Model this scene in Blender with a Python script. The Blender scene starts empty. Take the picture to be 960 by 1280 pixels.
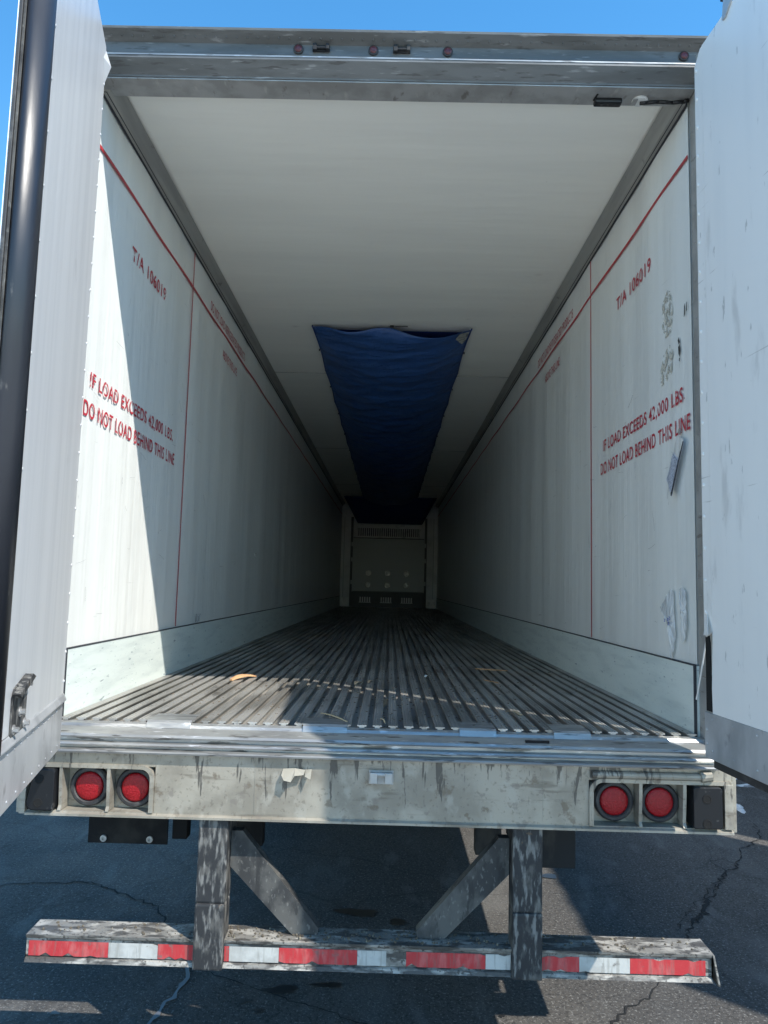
import bpy, bmesh, math, random
from mathutils import Vector, Matrix
R = math.radians
random.seed(7)
S = bpy.context.scene
COL = S.collection

# ------------------------------------------------------------------ camera, sky, sun, exposure
cam = bpy.data.cameras.new('camera'); camo = bpy.data.objects.new('camera', cam); COL.objects.link(camo)
S.camera = camo
yaw, pitch, roll, F = -0.0102, 0.0997, 0.0256, 926.139
fwd = Vector((math.sin(yaw)*math.cos(pitch), math.cos(yaw)*math.cos(pitch), math.sin(pitch)))
rt = Vector((math.cos(yaw), -math.sin(yaw), 0)); up = rt.cross(fwd)
r2 = math.cos(roll)*rt + math.sin(roll)*up; u2 = -math.sin(roll)*rt + math.cos(roll)*up
M = Matrix((r2, u2, -fwd)).transposed().to_4x4(); M.translation = Vector((0.0342, -2.9603, 0.5356))
camo.matrix_world = M
cam.sensor_fit = 'VERTICAL'; cam.sensor_height = 36; cam.lens = F/1280*36
cam.clip_start = 0.05; cam.clip_end = 2000

SUN = Vector((1.16, -1.0, 1.84)).normalized()
elev = math.asin(SUN.z); az = math.atan2(SUN.x, SUN.y)
w = bpy.data.worlds.new('World'); S.world = w; w.use_nodes = True
nt = w.node_tree; bg = nt.nodes['Background']
sky = nt.nodes.new('ShaderNodeTexSky'); sky.sky_type = 'NISHITA'; sky.sun_disc = False
sky.sun_elevation = elev; sky.sun_rotation = az; sky.altitude = 200; sky.air_density = 1.0; sky.dust_density = 0.0; sky.ozone_density = 1.0
hs = nt.nodes.new('ShaderNodeHueSaturation'); hs.inputs['Saturation'].default_value = 1.32; hs.inputs['Hue'].default_value = 0.492
nt.links.new(sky.outputs[0], hs.inputs['Color']); nt.links.new(hs.outputs[0], bg.inputs[0]); bg.inputs[1].default_value = 0.108
sl = bpy.data.lights.new('sun', 'SUN'); sl.energy = 2.3; sl.angle = R(0.5); sl.color = (1, .95, .87)
so = bpy.data.objects.new('sun', sl); COL.objects.link(so); so.rotation_euler = SUN.to_track_quat('Z', 'Y').to_euler(); so.location = SUN*20
S.view_settings.view_transform = 'Standard'; S.view_settings.look = 'None'; S.view_settings.gamma = 1
S.view_settings.exposure = 1.6; S.view_settings.use_curve_mapping = False
S.cycles.max_bounces = 14; S.cycles.diffuse_bounces = 9; S.cycles.glossy_bounces = 6

GZ = -1.25          # ground level; z = 0 is the trailer's load floor
# ------------------------------------------------------------------ materials
def mat(name, base, layers=(), rough=.5, metal=0., bump=None, spec=.5, rlay=None, drip=None, wear=None, coat=0):
    m = bpy.data.materials.new(name); m.use_nodes = True; n = m.node_tree; N = n.nodes; L = n.links
    b = N['Principled BSDF']; b.inputs['Base Color'].default_value = (*base, 1)
    b.inputs['Roughness'].default_value = rough; b.inputs['Metallic'].default_value = metal
    b.inputs['Specular IOR Level'].default_value = spec
    if coat: b.inputs['Coat Weight'].default_value = coat
    tc = N.new('ShaderNodeTexCoord')
    def noise(scale, detail=6, dist=0, off=0, rgh=.55):
        mp = N.new('ShaderNodeMapping'); mp.inputs['Scale'].default_value = scale; mp.inputs['Location'].default_value = (off, off*1.7, off*.6)
        L.new(tc.outputs['Object'], mp.inputs[0])
        t = N.new('ShaderNodeTexNoise'); t.inputs['Scale'].default_value = 1; t.inputs['Detail'].default_value = detail
        t.inputs['Roughness'].default_value = rgh; t.inputs['Distortion'].default_value = dist
        L.new(mp.outputs[0], t.inputs['Vector']); return t.outputs['Fac']
    def mrange(v, lo, hi, a=0, z=1):
        r = N.new('ShaderNodeMapRange'); r.interpolation_type = 'SMOOTHSTEP'
        for i, x in zip((1, 2, 3, 4), (lo, hi, a, z)): r.inputs[i].default_value = x
        L.new(v, r.inputs[0]); return r.outputs[0]
    cur = None
    def mix(fac, col):
        nonlocal cur
        x = N.new('ShaderNodeMix'); x.data_type = 'RGBA'
        L.new(fac, x.inputs[0])
        if cur is None: x.inputs[6].default_value = (*base, 1)
        else: L.new(cur, x.inputs[6])
        x.inputs[7].default_value = (*col, 1); cur = x.outputs[2]
    for i, l in enumerate(layers):
        col, scale, lo, hi, st = l[:5]
        mix(mrange(noise(scale, l[5] if len(l) > 5 else 6, 0, i*13.7+3), lo, hi, 0, st), col)
    if drip:
        col, ztop, k, lo, sx = drip
        nf = noise((sx, 0.0, 5.0), 5, .35, 5, .62)
        sp = N.new('ShaderNodeSeparateXYZ'); L.new(tc.outputs['Object'], sp.inputs[0])
        a = N.new('ShaderNodeMath'); a.operation = 'SUBTRACT'; L.new(sp.outputs[2], a.inputs[0]); a.inputs[1].default_value = ztop
        c = N.new('ShaderNodeMath'); c.operation = 'MULTIPLY'; L.new(a.outputs[0], c.inputs[0]); c.inputs[1].default_value = k
        d = N.new('ShaderNodeMath'); d.operation = 'ADD'; L.new(nf, d.inputs[0]); L.new(c.outputs[0], d.inputs[1])
        mix(mrange(d.outputs[0], lo, lo+.05, 0, .8), col)
    if cur is not None: L.new(cur, b.inputs['Base Color'])
    if rlay:
        scale, lo, hi, a, z = rlay
        L.new(mrange(noise(scale, 5, 0, 31), lo, hi, a, z), b.inputs['Roughness'])
    if bump:
        hgt = None
        for sc, st in bump:
            nz = noise(sc, 4, 0, 47)
            q = N.new('ShaderNodeMath'); q.operation = 'MULTIPLY'; q.inputs[1].default_value = st; L.new(nz, q.inputs[0])
            if hgt is None: hgt = q.outputs[0]
            else:
                ad = N.new('ShaderNodeMath'); ad.operation = 'ADD'; L.new(hgt, ad.inputs[0]); L.new(q.outputs[0], ad.inputs[1]); hgt = ad.outputs[0]
        bp = N.new('ShaderNodeBump'); bp.inputs['Strength'].default_value = 1; bp.inputs['Distance'].default_value = 1
        L.new(hgt, bp.inputs['Height']); L.new(bp.outputs[0], b.inputs['Normal'])
    if wear:
        scale, lo, hi = wear
        out = N['Material Output']; tr = N.new('ShaderNodeBsdfTransparent'); ms = N.new('ShaderNodeMixShader')
        L.new(mrange(noise(scale, 5, 0, 71), lo, hi), ms.inputs[0]); L.new(b.outputs[0], ms.inputs[1]); L.new(tr.outputs[0], ms.inputs[2])
        L.new(ms.outputs[0], out.inputs[0])
    return m

K = {}
K['wall'] = mat('white_liner', (.79, .80, .765), [((.71, .72, .69), (1, 5, .3), .40, .68, .6), ((.68, .69, .67), (1, 16, .7), .60, .8, .4), ((.34, .34, .33), (1, 2.2, 60), .70, .735, .45), ((.40, .38, .33), (1, 5, 4), .68, .80, .35), ((.22, .22, .22), (1, 34, 9), .72, .78, .45)], rough=.34, bump=[((1, 2.6, .2), .018), ((1, 9, .5), .0009), ((1, 1.6, 1.3), .010)])
K['ceil'] = mat('ceiling_liner', (.89, .87, .79), [((.84, .82, .75), (.8, 5, 1), .4, .7, .6), ((.42, .40, .35), (3, 6, 1), .66, .8, .35), ((.3, .28, .25), (14, 14, 1), .74, .78, .4)], rough=.45, bump=[((.4, 2.5, 1), .012), ((.8, 14, 1), .0006)])
K['scuff'] = mat('scuff_plate', (.68, .74, .70), [((.52, .58, .56), (1, 3, 24), .45, .7, .6), ((.14, .19, .23), (1, 11, 60), .66, .71, .75), ((.30, .36, .38), (1, 30, 90), .62, .7, .5), ((.10, .32, .42), (1, 7, 16), .72, .76, .5)], rough=.42, bump=[((1, 2, 10), .002)])
K['door_w'] = mat('door_liner_white', (.84, .84, .82), [((.76, .77, .76), (8, 8, .5), .44, .7, .5), ((.50, .50, .49), (9, 9, 2.5), .60, .74, .5), ((.22, .22, .22), (34, 34, 9), .66, .72, .5), ((.40, .39, .36), (2.5, 2.5, 50), .68, .72, .5)], rough=.36, bump=[((5, 5, .3), .0022), ((2, 2, 1.4), .006)])
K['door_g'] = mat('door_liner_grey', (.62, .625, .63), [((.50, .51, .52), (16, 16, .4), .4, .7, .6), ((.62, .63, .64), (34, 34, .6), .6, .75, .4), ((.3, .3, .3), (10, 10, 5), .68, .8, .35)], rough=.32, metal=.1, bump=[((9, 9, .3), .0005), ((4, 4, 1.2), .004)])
K['alu'] = mat('aluminium', (.50, .50, .50), [((.34, .34, .34), (18, 3, 18), .4, .68, .8), ((.12, .12, .12), (30, 9, 30), .66, .75, .6)], rough=.42, metal=.75, bump=[((25, 8, 25), .0006)], rlay=((9, 3, 9), .3, .7, .3, .6))
K['kick'] = mat('kick_plate_metal', (.52, .53, .54), [((.30, .31, .32), (6, 6, 3), .4, .7, .8), ((.16, .16, .17), (18, 18, 12), .62, .74, .5), ((.62, .58, .57), (9, 9, 3), .66, .76, .5)], rough=.4, metal=.35, bump=[((7, 7, 4), .003)])
K['steel'] = mat('stained_steel', (.42, .415, .40), [((.30, .295, .28), (9, 9, 7), .38, .62, .75), ((.15, .13, .11), (22, 9, 30), .60, .7, .65), ((.55, .54, .50), (30, 9, 12), .62, .75, .6)], rough=.5, metal=.35, bump=[((20, 20, 20), .0015)])
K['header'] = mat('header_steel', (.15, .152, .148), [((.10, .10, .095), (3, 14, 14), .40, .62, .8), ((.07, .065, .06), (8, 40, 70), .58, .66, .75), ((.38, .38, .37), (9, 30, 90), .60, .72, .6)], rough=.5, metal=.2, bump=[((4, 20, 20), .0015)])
K['plate'] = mat('galvanized_bumper_plate', (.35, .322, .268), [((.21, .19, .155), (5, 5, 5), .40, .62, .8), ((.13, .11, .085), (3, 3, 26), .58, .68, .6), ((.12, .085, .055), (16, 9, 16), .62, .70, .6), ((.38, .36, .31), (13, 9, 9), .54, .66, .6), ((.15, .13, .10), (60, 9, 60), .58, .66, .5), ((.20, .175, .15), (24, 9, 24), .62, .68, .6), ((.07, .065, .06), (50, 9, 46), .70, .74, .7)], rough=.5, metal=.3, drip=((.055, .05, .045), 1.142, .72, .53, 38), bump=[((22, 22, 22), .0012), ((3, 3, 3), .006)])
K['sill'] = mat('sill_aluminium', (.42, .42, .40), [((.30, .30, .295), (4, 20, 20), .4, .62, .85), ((.09, .085, .075), (7, 50, 60), .57, .66, .85), ((.70, .70, .70), (14, 60, 60), .6, .7, .7)], rough=.38, metal=.65, bump=[((6, 30, 30), .002)])
K['floor'] = mat('floor_extrusion', (.50, .485, .45), [((.22, .21, .19), (5, 1.3, 5), .38, .64, .8), ((.09, .08, .07), (14, 5, 14), .58, .72, .65), ((.40, .39, .37), (60, 1.5, 6), .55, .7, .6)], rough=.36, metal=.55, bump=[((70, .6, 8), .0010), ((20, 14, 20), .0008)])
K['trim'] = mat('cove_trim_grey', (.46, .45, .41), [((.33, .32, .30), (20, 1.2, 20), .4, .65, .7), ((.09, .08, .075), (9, 7, 9), .64, .74, .6)], rough=.45, metal=.4)
K['trimd'] = mat('gap_and_shade_dark', (.035, .038, .045), rough=.7)  # dark joints, and the shade line painted under the cove trim
K['rubber'] = mat('black_rubber', (.012, .014, .019), [((.30, .28, .25), (16, 16, 6), .66, .74, .6), ((.04, .042, .05), (5, 5, 1), .4, .7, .5)], rough=.36, bump=[((12, 12, 3), .0015)])
K['bump'] = mat('worn_bumper_rubber', (.008, .009, .011), [((.10, .10, .10), (30, 30, 30), .62, .70, .6)], rough=.42, spec=.3)
K['rubd'] = mat('dusty_rubber', (.03, .03, .032), [((.14, .14, .13), (16, 16, 16), .5, .75, .6)], rough=.6, bump=[((30, 30, 30), .001)])
K['foam'] = mat('torn_edge_dark', (.006, .006, .006), rough=.95)
K['dark'] = mat('undercarriage_black', (.012, .012, .013), [((.04, .038, .034), (7, 7, 7), .5, .7, .6)], rough=.8, spec=.2)
K['guard'] = mat('road_worn_black_paint', (.03, .031, .033), [((.24, .235, .22), (60, 60, 14), .50, .66, .75), ((.12, .115, .105), (22, 22, 12), .50, .66, .7), ((.13, .085, .05), (30, 30, 30), .66, .72, .7)], rough=.6, metal=.0, spec=.3, bump=[((30, 30, 16), .003)])
K['brace'] = mat('worn_grey_brace', (.042, .042, .042), [((.11, .107, .098), (9, 9, 6), .44, .62, .8), ((.20, .195, .18), (90, 90, 40), .58, .66, .5), ((.03, .03, .03), (26, 26, 9), .56, .64, .8)], rough=.65, spec=.3, bump=[((30, 30, 30), .002)])
K['brackd'] = mat('dirty_black_bracket', (.022, .024, .027), [((.06, .058, .055), (9, 9, 5), .5, .65, .7)], rough=.7, spec=.25)
K['bar'] = mat('worn_guard_bar', (.20, .19, .17), [((.40, .38, .34), (12, 24, 26), .46, .6, .8), ((.06, .055, .05), (10, 30, 40), .48, .58, .9), ((.04, .035, .03), (70, 70, 70), .56, .64, .8), ((.025, .022, .02), (5, 9, 9), .60, .68, .6)], rough=.6, metal=.15, bump=[((40, 40, 40), .004)])
K['crud'] = mat('mud_and_grit', (.09, .075, .055), [((.30, .27, .20), (60, 60, 60), .55, .65, .8)], rough=.9, bump=[((60, 60, 60), .006)])
K['tred'] = mat('red_reflective_tape', (.46, .04, .045), [((.52, .15, .14), (30, 30, 9), .45, .66, .7), ((.16, .13, .12), (26, 26, 26), .60, .70, .7), ((.28, .10, .09), (60, 60, 6), .52, .62, .6)], rough=.35, bump=[((90, 90, 90), .0006)])
K['twht'] = mat('white_reflective_tape', (.50, .50, .47), [((.36, .355, .33), (16, 16, 16), .45, .65, .7), ((.14, .13, .12), (26, 26, 22), .62, .70, .8), ((.30, .29, .26), (60, 60, 6), .52, .62, .6)], rough=.35, bump=[((90, 90, 90), .0006)])
K['lens'] = mat('red_lens', (.26, .004, .008), [((.40, .012, .02), (120, 120, 120), .5, .6, .5)], rough=.35, bump=[((150, 150, 150), .003)], spec=.35)
K['marker'] = mat('small_red_lens', (.09, .018, .02), [((.2, .09, .085), (90, 90, 90), .5, .7, .5)], rough=.3)
K['paint_r'] = mat('red_stencil_paint', (.48, .035, .055), rough=.5, wear=((1, 40, 22), .55, .68))
K['line_r'] = mat('red_line_tape', (.46, .018, .03), [((.30, .02, .03), (1, 3, 3), .5, .7, .6)], rough=.45)
K['tarp'] = mat('blue_tarpaulin', (.030, .095, .28), [((.024, .075, .22), (3, 2, 3), .4, .7, .7), ((.05, .11, .25), (2, 12, 2), .6, .78, .5)], rough=.5, bump=[((1.6, 4, 2), .09), ((5, 13, 5), .014), ((12, 5, 4), .008)])
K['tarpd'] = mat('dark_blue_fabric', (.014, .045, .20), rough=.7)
K['patch'] = mat('silver_patch', (.42, .42, .38), [((.1, .1, .09), (30, 30, 30), .5, .55, .8)], rough=.5)
K['bulkw'] = mat('bulkhead_wall', (.66, .67, .65), [((.5, .5, .48), (3, 3, 3), .45, .65, .6)], rough=.5)
K['bulk'] = mat('bulkhead_grey', (.44, .47, .44), [((.44, .46, .45), (2, 2, 7), .4, .7, .7), ((.5, .5, .48), (6, 6, 1), .62, .75, .5)], rough=.45)
K['bulkd'] = mat('bulkhead_dark', (.12, .12, .12), rough=.6)
K['bulkl'] = mat('bulkhead_light', (.72, .72, .68), [((.4, .4, .38), (9, 9, 9), .5, .7, .6)], rough=.5)
K['black'] = mat('black_plastic', (.008, .008, .009), rough=.4)
K['whitep'] = mat('white_plastic', (.7, .7, .67), rough=.4)
K['wood'] = mat('splintered_wood', (.55, .32, .16), [((.40, .22, .11), (60, 8, 60), .45, .6, .7)], rough=.8)
K['straw'] = mat('straw', (.42, .34, .2), rough=.9)
K['cardboard'] = mat('cardboard_scrap', (.36, .26, .16), rough=.9)
K['crumb'] = mat('dark_crumbs', (.14, .11, .08), rough=.9)
K['paper'] = mat('printed_paper', (.62, .66, .74), [((.36, .40, .5), (1, 30, 60), .52, .62, .6)], rough=.3)
K['film'] = mat('clear_film', (.72, .74, .74), [((.5, .52, .53), (40, 22, 9), .45, .62, .8)], rough=.12, bump=[((40, 40, 14), .01)])
K['film'].node_tree.nodes['Principled BSDF'].inputs['Alpha'].default_value = .8
K['paper2'] = mat('printed_paper_dense', (.52, .56, .64), [((.20, .23, .32), (1, 60, 110), .48, .56, .7)], rough=.3)
K['scr'] = mat('scratch_grey', (.20, .21, .22), rough=.7)
K['ink'] = mat('blue_ink', (.05, .08, .35), rough=.6)
K['blk_ink'] = mat('black_marker', (.02, .02, .02), rough=.6)
K['residue'] = mat('tape_residue', (.52, .50, .43), rough=.8, wear=((1, 42, 30), .40, .54))
K['snow'] = mat('old_snow', (.6, .6, .6), [((.12, .12, .12), (9, 9, 9), .5, .6, .8)], rough=.7, bump=[((30, 30, 30), .01)])
K['tread'] = mat('tyre_rubber', (.018, .018, .018), rough=.85)
K['conc'] = mat('shade_wall_panel', (.55, .56, .57), [((.42, .43, .44), (1, 1, .4), .45, .7, .6)], rough=.6)
K['tape_s'] = mat('peeling_masking_tape', (.30, .28, .23), rough=.7)

def ground_mat():
    m = mat('old_asphalt', (.080, .075, .069), [((.058, .055, .052), (.5, .5, 1), .4, .65, .8), ((.035, .034, .033), (60, 60, 1), .52, .60, .7), ((.22, .215, .20), (75, 75, 1), .58, .64, .7), ((.16, .155, .145), (7, 2.5, 1), .55, .72, .5), ((.13, .127, .12), (2.2, 1.1, 1), .52, .72, .55), ((.26, .25, .235), (160, 160, 1), .60, .68, .55), ((.035, .034, .033), (110, 110, 1), .60, .68, .6), ((.03, .03, .03), (1.1, 3.1, 1), .68, .73, .5)], rough=.82, bump=[((120, 120, 1), .003), ((35, 35, 1), .006), ((9, 9, 1), .008)], rlay=((.8, .8, 1), .35, .65, .65, .95), spec=.2)
    n = m.node_tree; N = n.nodes; L = n.links; b = N['Principled BSDF']
    src = b.inputs['Base Color'].links[0].from_socket
    tc = N.new('ShaderNodeTexCoord'); nz = N.new('ShaderNodeTexNoise'); nz.inputs['Scale'].default_value = 1.4; nz.inputs['Detail'].default_value = 7
    L.new(tc.outputs['Object'], nz.inputs['Vector'])
    sc = N.new('ShaderNodeVectorMath'); sc.operation = 'MULTIPLY_ADD'; L.new(nz.outputs['Color'], sc.inputs[0]); sc.inputs[1].default_value = (.9, .9, 0); L.new(tc.outputs['Object'], sc.inputs[2])
    v = N.new('ShaderNodeTexVoronoi'); v.feature = 'DISTANCE_TO_EDGE'; v.inputs['Scale'].default_value = .42; L.new(sc.outputs[0], v.inputs['Vector'])
    r = N.new('ShaderNodeMapRange'); r.inputs[1].default_value = .0015; r.inputs[2].default_value = .005; r.inputs[3].default_value = .35; r.inputs[4].default_value = 0; L.new(v.outputs['Distance'], r.inputs[0])
    x = N.new('ShaderNodeMix'); x.data_type = 'RGBA'; L.new(r.outputs[0], x.inputs[0]); L.new(src, x.inputs[6]); x.inputs[7].default_value = (.02, .02, .02, 1)
    L.new(x.outputs[2], b.inputs['Base Color']); return m
K['ground'] = ground_mat()

# ------------------------------------------------------------------ helpers
def tag(o, label=None, cat=None, group=None, kind=None):
    if label: o['label'] = label
    if cat: o['category'] = cat
    if group: o['group'] = group
    if kind: o['kind'] = kind
    return o
def empty(name, loc, label, cat, group=None):
    o = bpy.data.objects.new(name, None); o.empty_display_size = .1; COL.objects.link(o); o.location = loc
    return tag(o, label, cat, group)
def worldloc(o):
    v = Vector(o.location)
    while o.parent: o = o.parent; v += o.location
    return v
class MB:
    def __init__(s): s.b = bmesh.new()
    def box(s, x0, x1, y0, y1, z0, z1, bev=0):
        r = bmesh.ops.create_cube(s.b, size=1)
        for v in r['verts']: v.co = Vector(((x0+x1)/2+v.co.x*(x1-x0), (y0+y1)/2+v.co.y*(y1-y0), (z0+z1)/2+v.co.z*(z1-z0)))
        if bev:
            es = list({e for v in r['verts'] for e in v.link_edges}); bmesh.ops.bevel(s.b, geom=es, offset=bev, segments=2, profile=.6, affect='EDGES')
        return s
    def prism(s, poly, fn, a, b):
        # poly of (u,v); fn(u,v,w)->xyz, extruded from w=a to w=b
        A = [s.b.verts.new(fn(u, v, a)) for u, v in poly]; B = [s.b.verts.new(fn(u, v, b)) for u, v in poly]
        fs = [s.b.faces.new(A), s.b.faces.new(B[::-1])]
        n = len(poly)
        for i in range(n): fs.append(s.b.faces.new((A[(i+1) % n], A[i], B[i], B[(i+1) % n])))
        bmesh.ops.recalc_face_normals(s.b, faces=fs); return s
    def px(s, poly, x0, x1): return s.prism(poly, lambda u, v, w: (w, u, v), x0, x1)     # (y,z) along x
    def py(s, poly, y0, y1): return s.prism(poly, lambda u, v, w: (u, w, v), y0, y1)     # (x,z) along y
    def tube(s, p0, p1, r, n=12, r1=None):
        p0 = Vector(p0); p1 = Vector(p1); d = p1-p0; r1 = r if r1 is None else r1
        q = bmesh.ops.create_cone(s.b, cap_ends=True, cap_tris=False, segments=n, radius1=r, radius2=r1, depth=d.length)
        m = Matrix.Translation((p0+p1)/2) @ d.to_track_quat('Z', 'Y').to_matrix().to_4x4()
        bmesh.ops.transform(s.b, matrix=m, verts=q['verts']); return s
    def path(s, pts, r, n=8):
        for i in range(len(pts)-1): s.tube(pts[i], pts[i+1], r, n)
        return s
    def rivet(s, p, nrm, r=.006):
        q = bmesh.ops.create_uvsphere(s.b, u_segments=8, v_segments=5, radius=r)
        m = Matrix.Translation(p) @ Vector(nrm).to_track_quat('Z', 'Y').to_matrix().to_4x4() @ Matrix.Diagonal((1, 1, .5, 1))
        bmesh.ops.transform(s.b, matrix=m, verts=q['verts']); return s
    def grid(s, fn, nu, nv, thick=0):
        V = [[s.b.verts.new(fn(i/nu, j/nv)) for j in range(nv+1)] for i in range(nu+1)]
        fs = [s.b.faces.new((V[i][j], V[i+1][j], V[i+1][j+1], V[i][j+1])) for i in range(nu) for j in range(nv)]
        if thick:
            bmesh.ops.recalc_face_normals(s.b, faces=fs); bmesh.ops.solidify(s.b, geom=fs, thickness=thick)
        return s
    def lathe(s, prof, c, axis='Y', n=32):
        V = []
        for r, h in prof:
            ring = []
            for k in range(n):
                a = 2*math.pi*k/n
                if axis == 'Y': ring.append(s.b.verts.new((c[0]+r*math.cos(a), c[1]+h, c[2]+r*math.sin(a))))
                elif axis == 'X': ring.append(s.b.verts.new((c[0]+h, c[1]+r*math.cos(a), c[2]+r*math.sin(a))))
                else: ring.append(s.b.verts.new((c[0]+r*math.cos(a), c[1]+r*math.sin(a), c[2]+h)))
            V.append(ring)
        fs = []
        for a, b in zip(V, V[1:]):
            for k in range(n): fs.append(s.b.faces.new((a[k], a[(k+1) % n], b[(k+1) % n], b[k])))
        fs.append(s.b.faces.new(V[0])); fs.append(s.b.faces.new(V[-1][::-1]))
        bmesh.ops.recalc_face_normals(s.b, faces=fs); return s
    def xf(s, fn):
        for v in s.b.verts: v.co = Vector(fn(*v.co))
        return s
    def build(s, name, m, parent=None, smooth=False, loc=None):
        base = worldloc(parent) if parent else Vector((0, 0, 0))
        off = Vector(loc) if loc is not None else base
        me = bpy.data.meshes.new(name)
        for v in s.b.verts: v.co -= off
        bmesh.ops.recalc_face_normals(s.b, faces=s.b.faces[:])
        s.b.to_mesh(me); s.b.free(); me.materials.append(K[m] if isinstance(m, str) else m)
        if smooth: me.shade_smooth()
        o = bpy.data.objects.new(name, me); COL.objects.link(o)
        o.location = off-base
        if parent: o.parent = parent
        return o

# ------------------------------------------------------------------ setting
g = MB(); g.grid(lambda u, v: ((u-.5)*900, (v-.5)*900, GZ), 6, 6)
tag(g.build('ground', 'ground'), kind='structure')

def ribbon(name, pts, wd, z=.004, jit=.03, seed=1, m='foam'):
    rnd = random.Random(seed); P = []
    for a, b in zip(pts, pts[1:]):
        L = math.dist(a, b); n = max(2, int(L/.03))
        for k in range(n): t = k/n; P.append((a[0]+(b[0]-a[0])*t+rnd.uniform(-jit, jit), a[1]+(b[1]-a[1])*t+rnd.uniform(-jit, jit)))
    P.append(pts[-1]); mb = MB(); prev = None
    for i, p in enumerate(P):
        q = P[min(i+1, len(P)-1)]; o = P[max(i-1, 0)]; dx, dy = q[0]-o[0], q[1]-o[1]; l = math.hypot(dx, dy) or 1
        ww = wd*rnd.uniform(.3, 1.3); a = mb.b.verts.new((p[0]-dy/l*ww, p[1]+dx/l*ww, GZ+z)); c = mb.b.verts.new((p[0]+dy/l*ww, p[1]-dx/l*ww, GZ+z))
        if prev: mb.b.faces.new((prev[0], a, c, prev[1]))
        prev = (a, c)
    return tag(mb.build(name, m), kind='structure')
K['crackm'] = mat('crack_dark', (.012, .012, .012), rough=1)  # near-black colour of the crack lines
ribbon('ground_crack', [(2.95, 3.1), (2.8, 2.72), (2.55, 2.5), (2.4, 2.2), (2.26, 2.06), (2.05, 1.75), (1.85, 1.45), (1.66, 1.19), (1.45, .85), (1.26, .58), (1.03, .35), (.9, .1), (.7, -.5)], .0055, jit=.02, seed=3, m='crackm')
ribbon('ground_crack', [(2.26, 2.06), (2.0, 1.72), (1.80, 1.47), (1.6, 1.2)], .004, z=.006, jit=.03, seed=13, m='crackm')
ribbon('ground_crack', [(1.95, 1.62), (1.85, 1.42), (1.72, 1.28)], .012, z=.0065, jit=.02, seed=14, m='crackm')
ribbon('ground_crack', [(2.4, 2.2), (2.33, 2.30), (2.22, 2.22), (2.26, 2.06)], .003, z=.005, jit=.015, seed=4, m='crackm')
ribbon('ground_crack', [(-2.6, 1.2), (-2.1, 1.55), (-1.7, 1.6), (-1.2, 1.3), (-.9, .75)], .006, jit=.014, seed=5, m='crackm')
ribbon('ground_crack', [(-.75, .62), (-.35, .42), (.0, .25), (.3, -.2)], .004, jit=.012, seed=6, m='crackm')
K['seal'] = mat('crack_sealant', (.05, .055, .065), [((.10, .105, .12), (9, 9, 1), .4, .6, .7)], rough=.35)
ribbon('sealed_crack', [(-.98, 1.9), (-.92, 1.0), (-.83, .55), (-.86, .42), (-.9, .25), (-1.0, -.3)], .012, jit=.012, seed=8, m='seal')
K['oil'] = mat('oil_soak', (.022, .021, .02), rough=.35)
def blob(name, cx, cy, rx, ry, z, m, seed, kind='structure', h=0):
    rnd = random.Random(seed); n = 26; mb = MB(); ph = [rnd.uniform(0, 6.28) for _ in range(4)]
    def rad(a): return 1+.22*math.sin(2*a+ph[0])+.16*math.sin(3*a+ph[1])+.10*math.sin(5*a+ph[2])+.07*math.sin(9*a+ph[3])
    ring = [mb.b.verts.new((cx+rx*rad(6.283*k/n)*math.cos(6.283*k/n), cy+ry*rad(6.283*k/n)*math.sin(6.283*k/n), GZ+z)) for k in range(n)]
    if h:
        r2_ = [mb.b.verts.new((cx+(v.co.x-cx)*.6, cy+(v.co.y-cy)*.6, GZ+z+h*rnd.uniform(.7, 1.3))) for v in ring]
        for k in range(n): mb.b.faces.new((ring[k], ring[(k+1) % n], r2_[(k+1) % n], r2_[k]))
        mb.b.faces.new(r2_)
    else: mb.b.faces.new(ring)
    o = mb.build(name, m); 
    if kind: tag(o, kind=kind)
    return o
for i, (x, y, a, b_) in enumerate([(-.40, .50, .075, .03), (-.20, .55, .06, .022), (-.55, .40, .025, .016), (-.47, .33, .02, .012), (1.07, 1.9, .07, .03), (-.1, 1.3, .1, .05), (.12, 1.2, .05, .03), (.0, .95, .05, .025), (.55, .35, .012, .01), (-1.3, .27, .02, .012), (.1, .9, .03, .02)]):
    blob('oil_stain', x, y, a, b_, .0045, 'oil', 20+i)
for i, (x, y, a, b_) in enumerate([(3.34, 4.55, .16, .06), (3.5, 4.25, .20, .05), (3.02, 3.55, .05, .14), (3.6, 4.9, .14, .05), (4.0, 5.2, .25, .08), (3.75, 4.0, .07, .05)]):
    tag(blob('snow_patch', x, y, a, b_, .002, 'snow', 60+i, kind=None, h=.012), ['small grey-white snow patch beside the trailer corner', 'long thin snow patch lying just right of the trailer', 'largest melting snow patch on the shaded asphalt', 'far small snow patch near the open door', 'wide snow patch farthest out on the asphalt', 'tiny snow lump by the right door'][i], 'snow', 'melting snow patches on the asphalt')

K['bounce'] = mat('pale_bounce_ground', (.50, .485, .45), [((.33, .32, .30), (.8, .8, 1), .4, .65, .7), ((.2, .19, .18), (9, 9, 1), .62, .7, .5)], rough=.85, bump=[((60, 60, 1), .002)])
mb_ = MB(); mb_.grid(lambda u, v: (-30+60*u, -42+40.2*v, GZ+.004), 4, 4); tag(mb_.build('bounce_apron', 'bounce'), kind='structure')  # unseen pale ground added behind the camera to bounce sunlight into the hold
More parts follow.
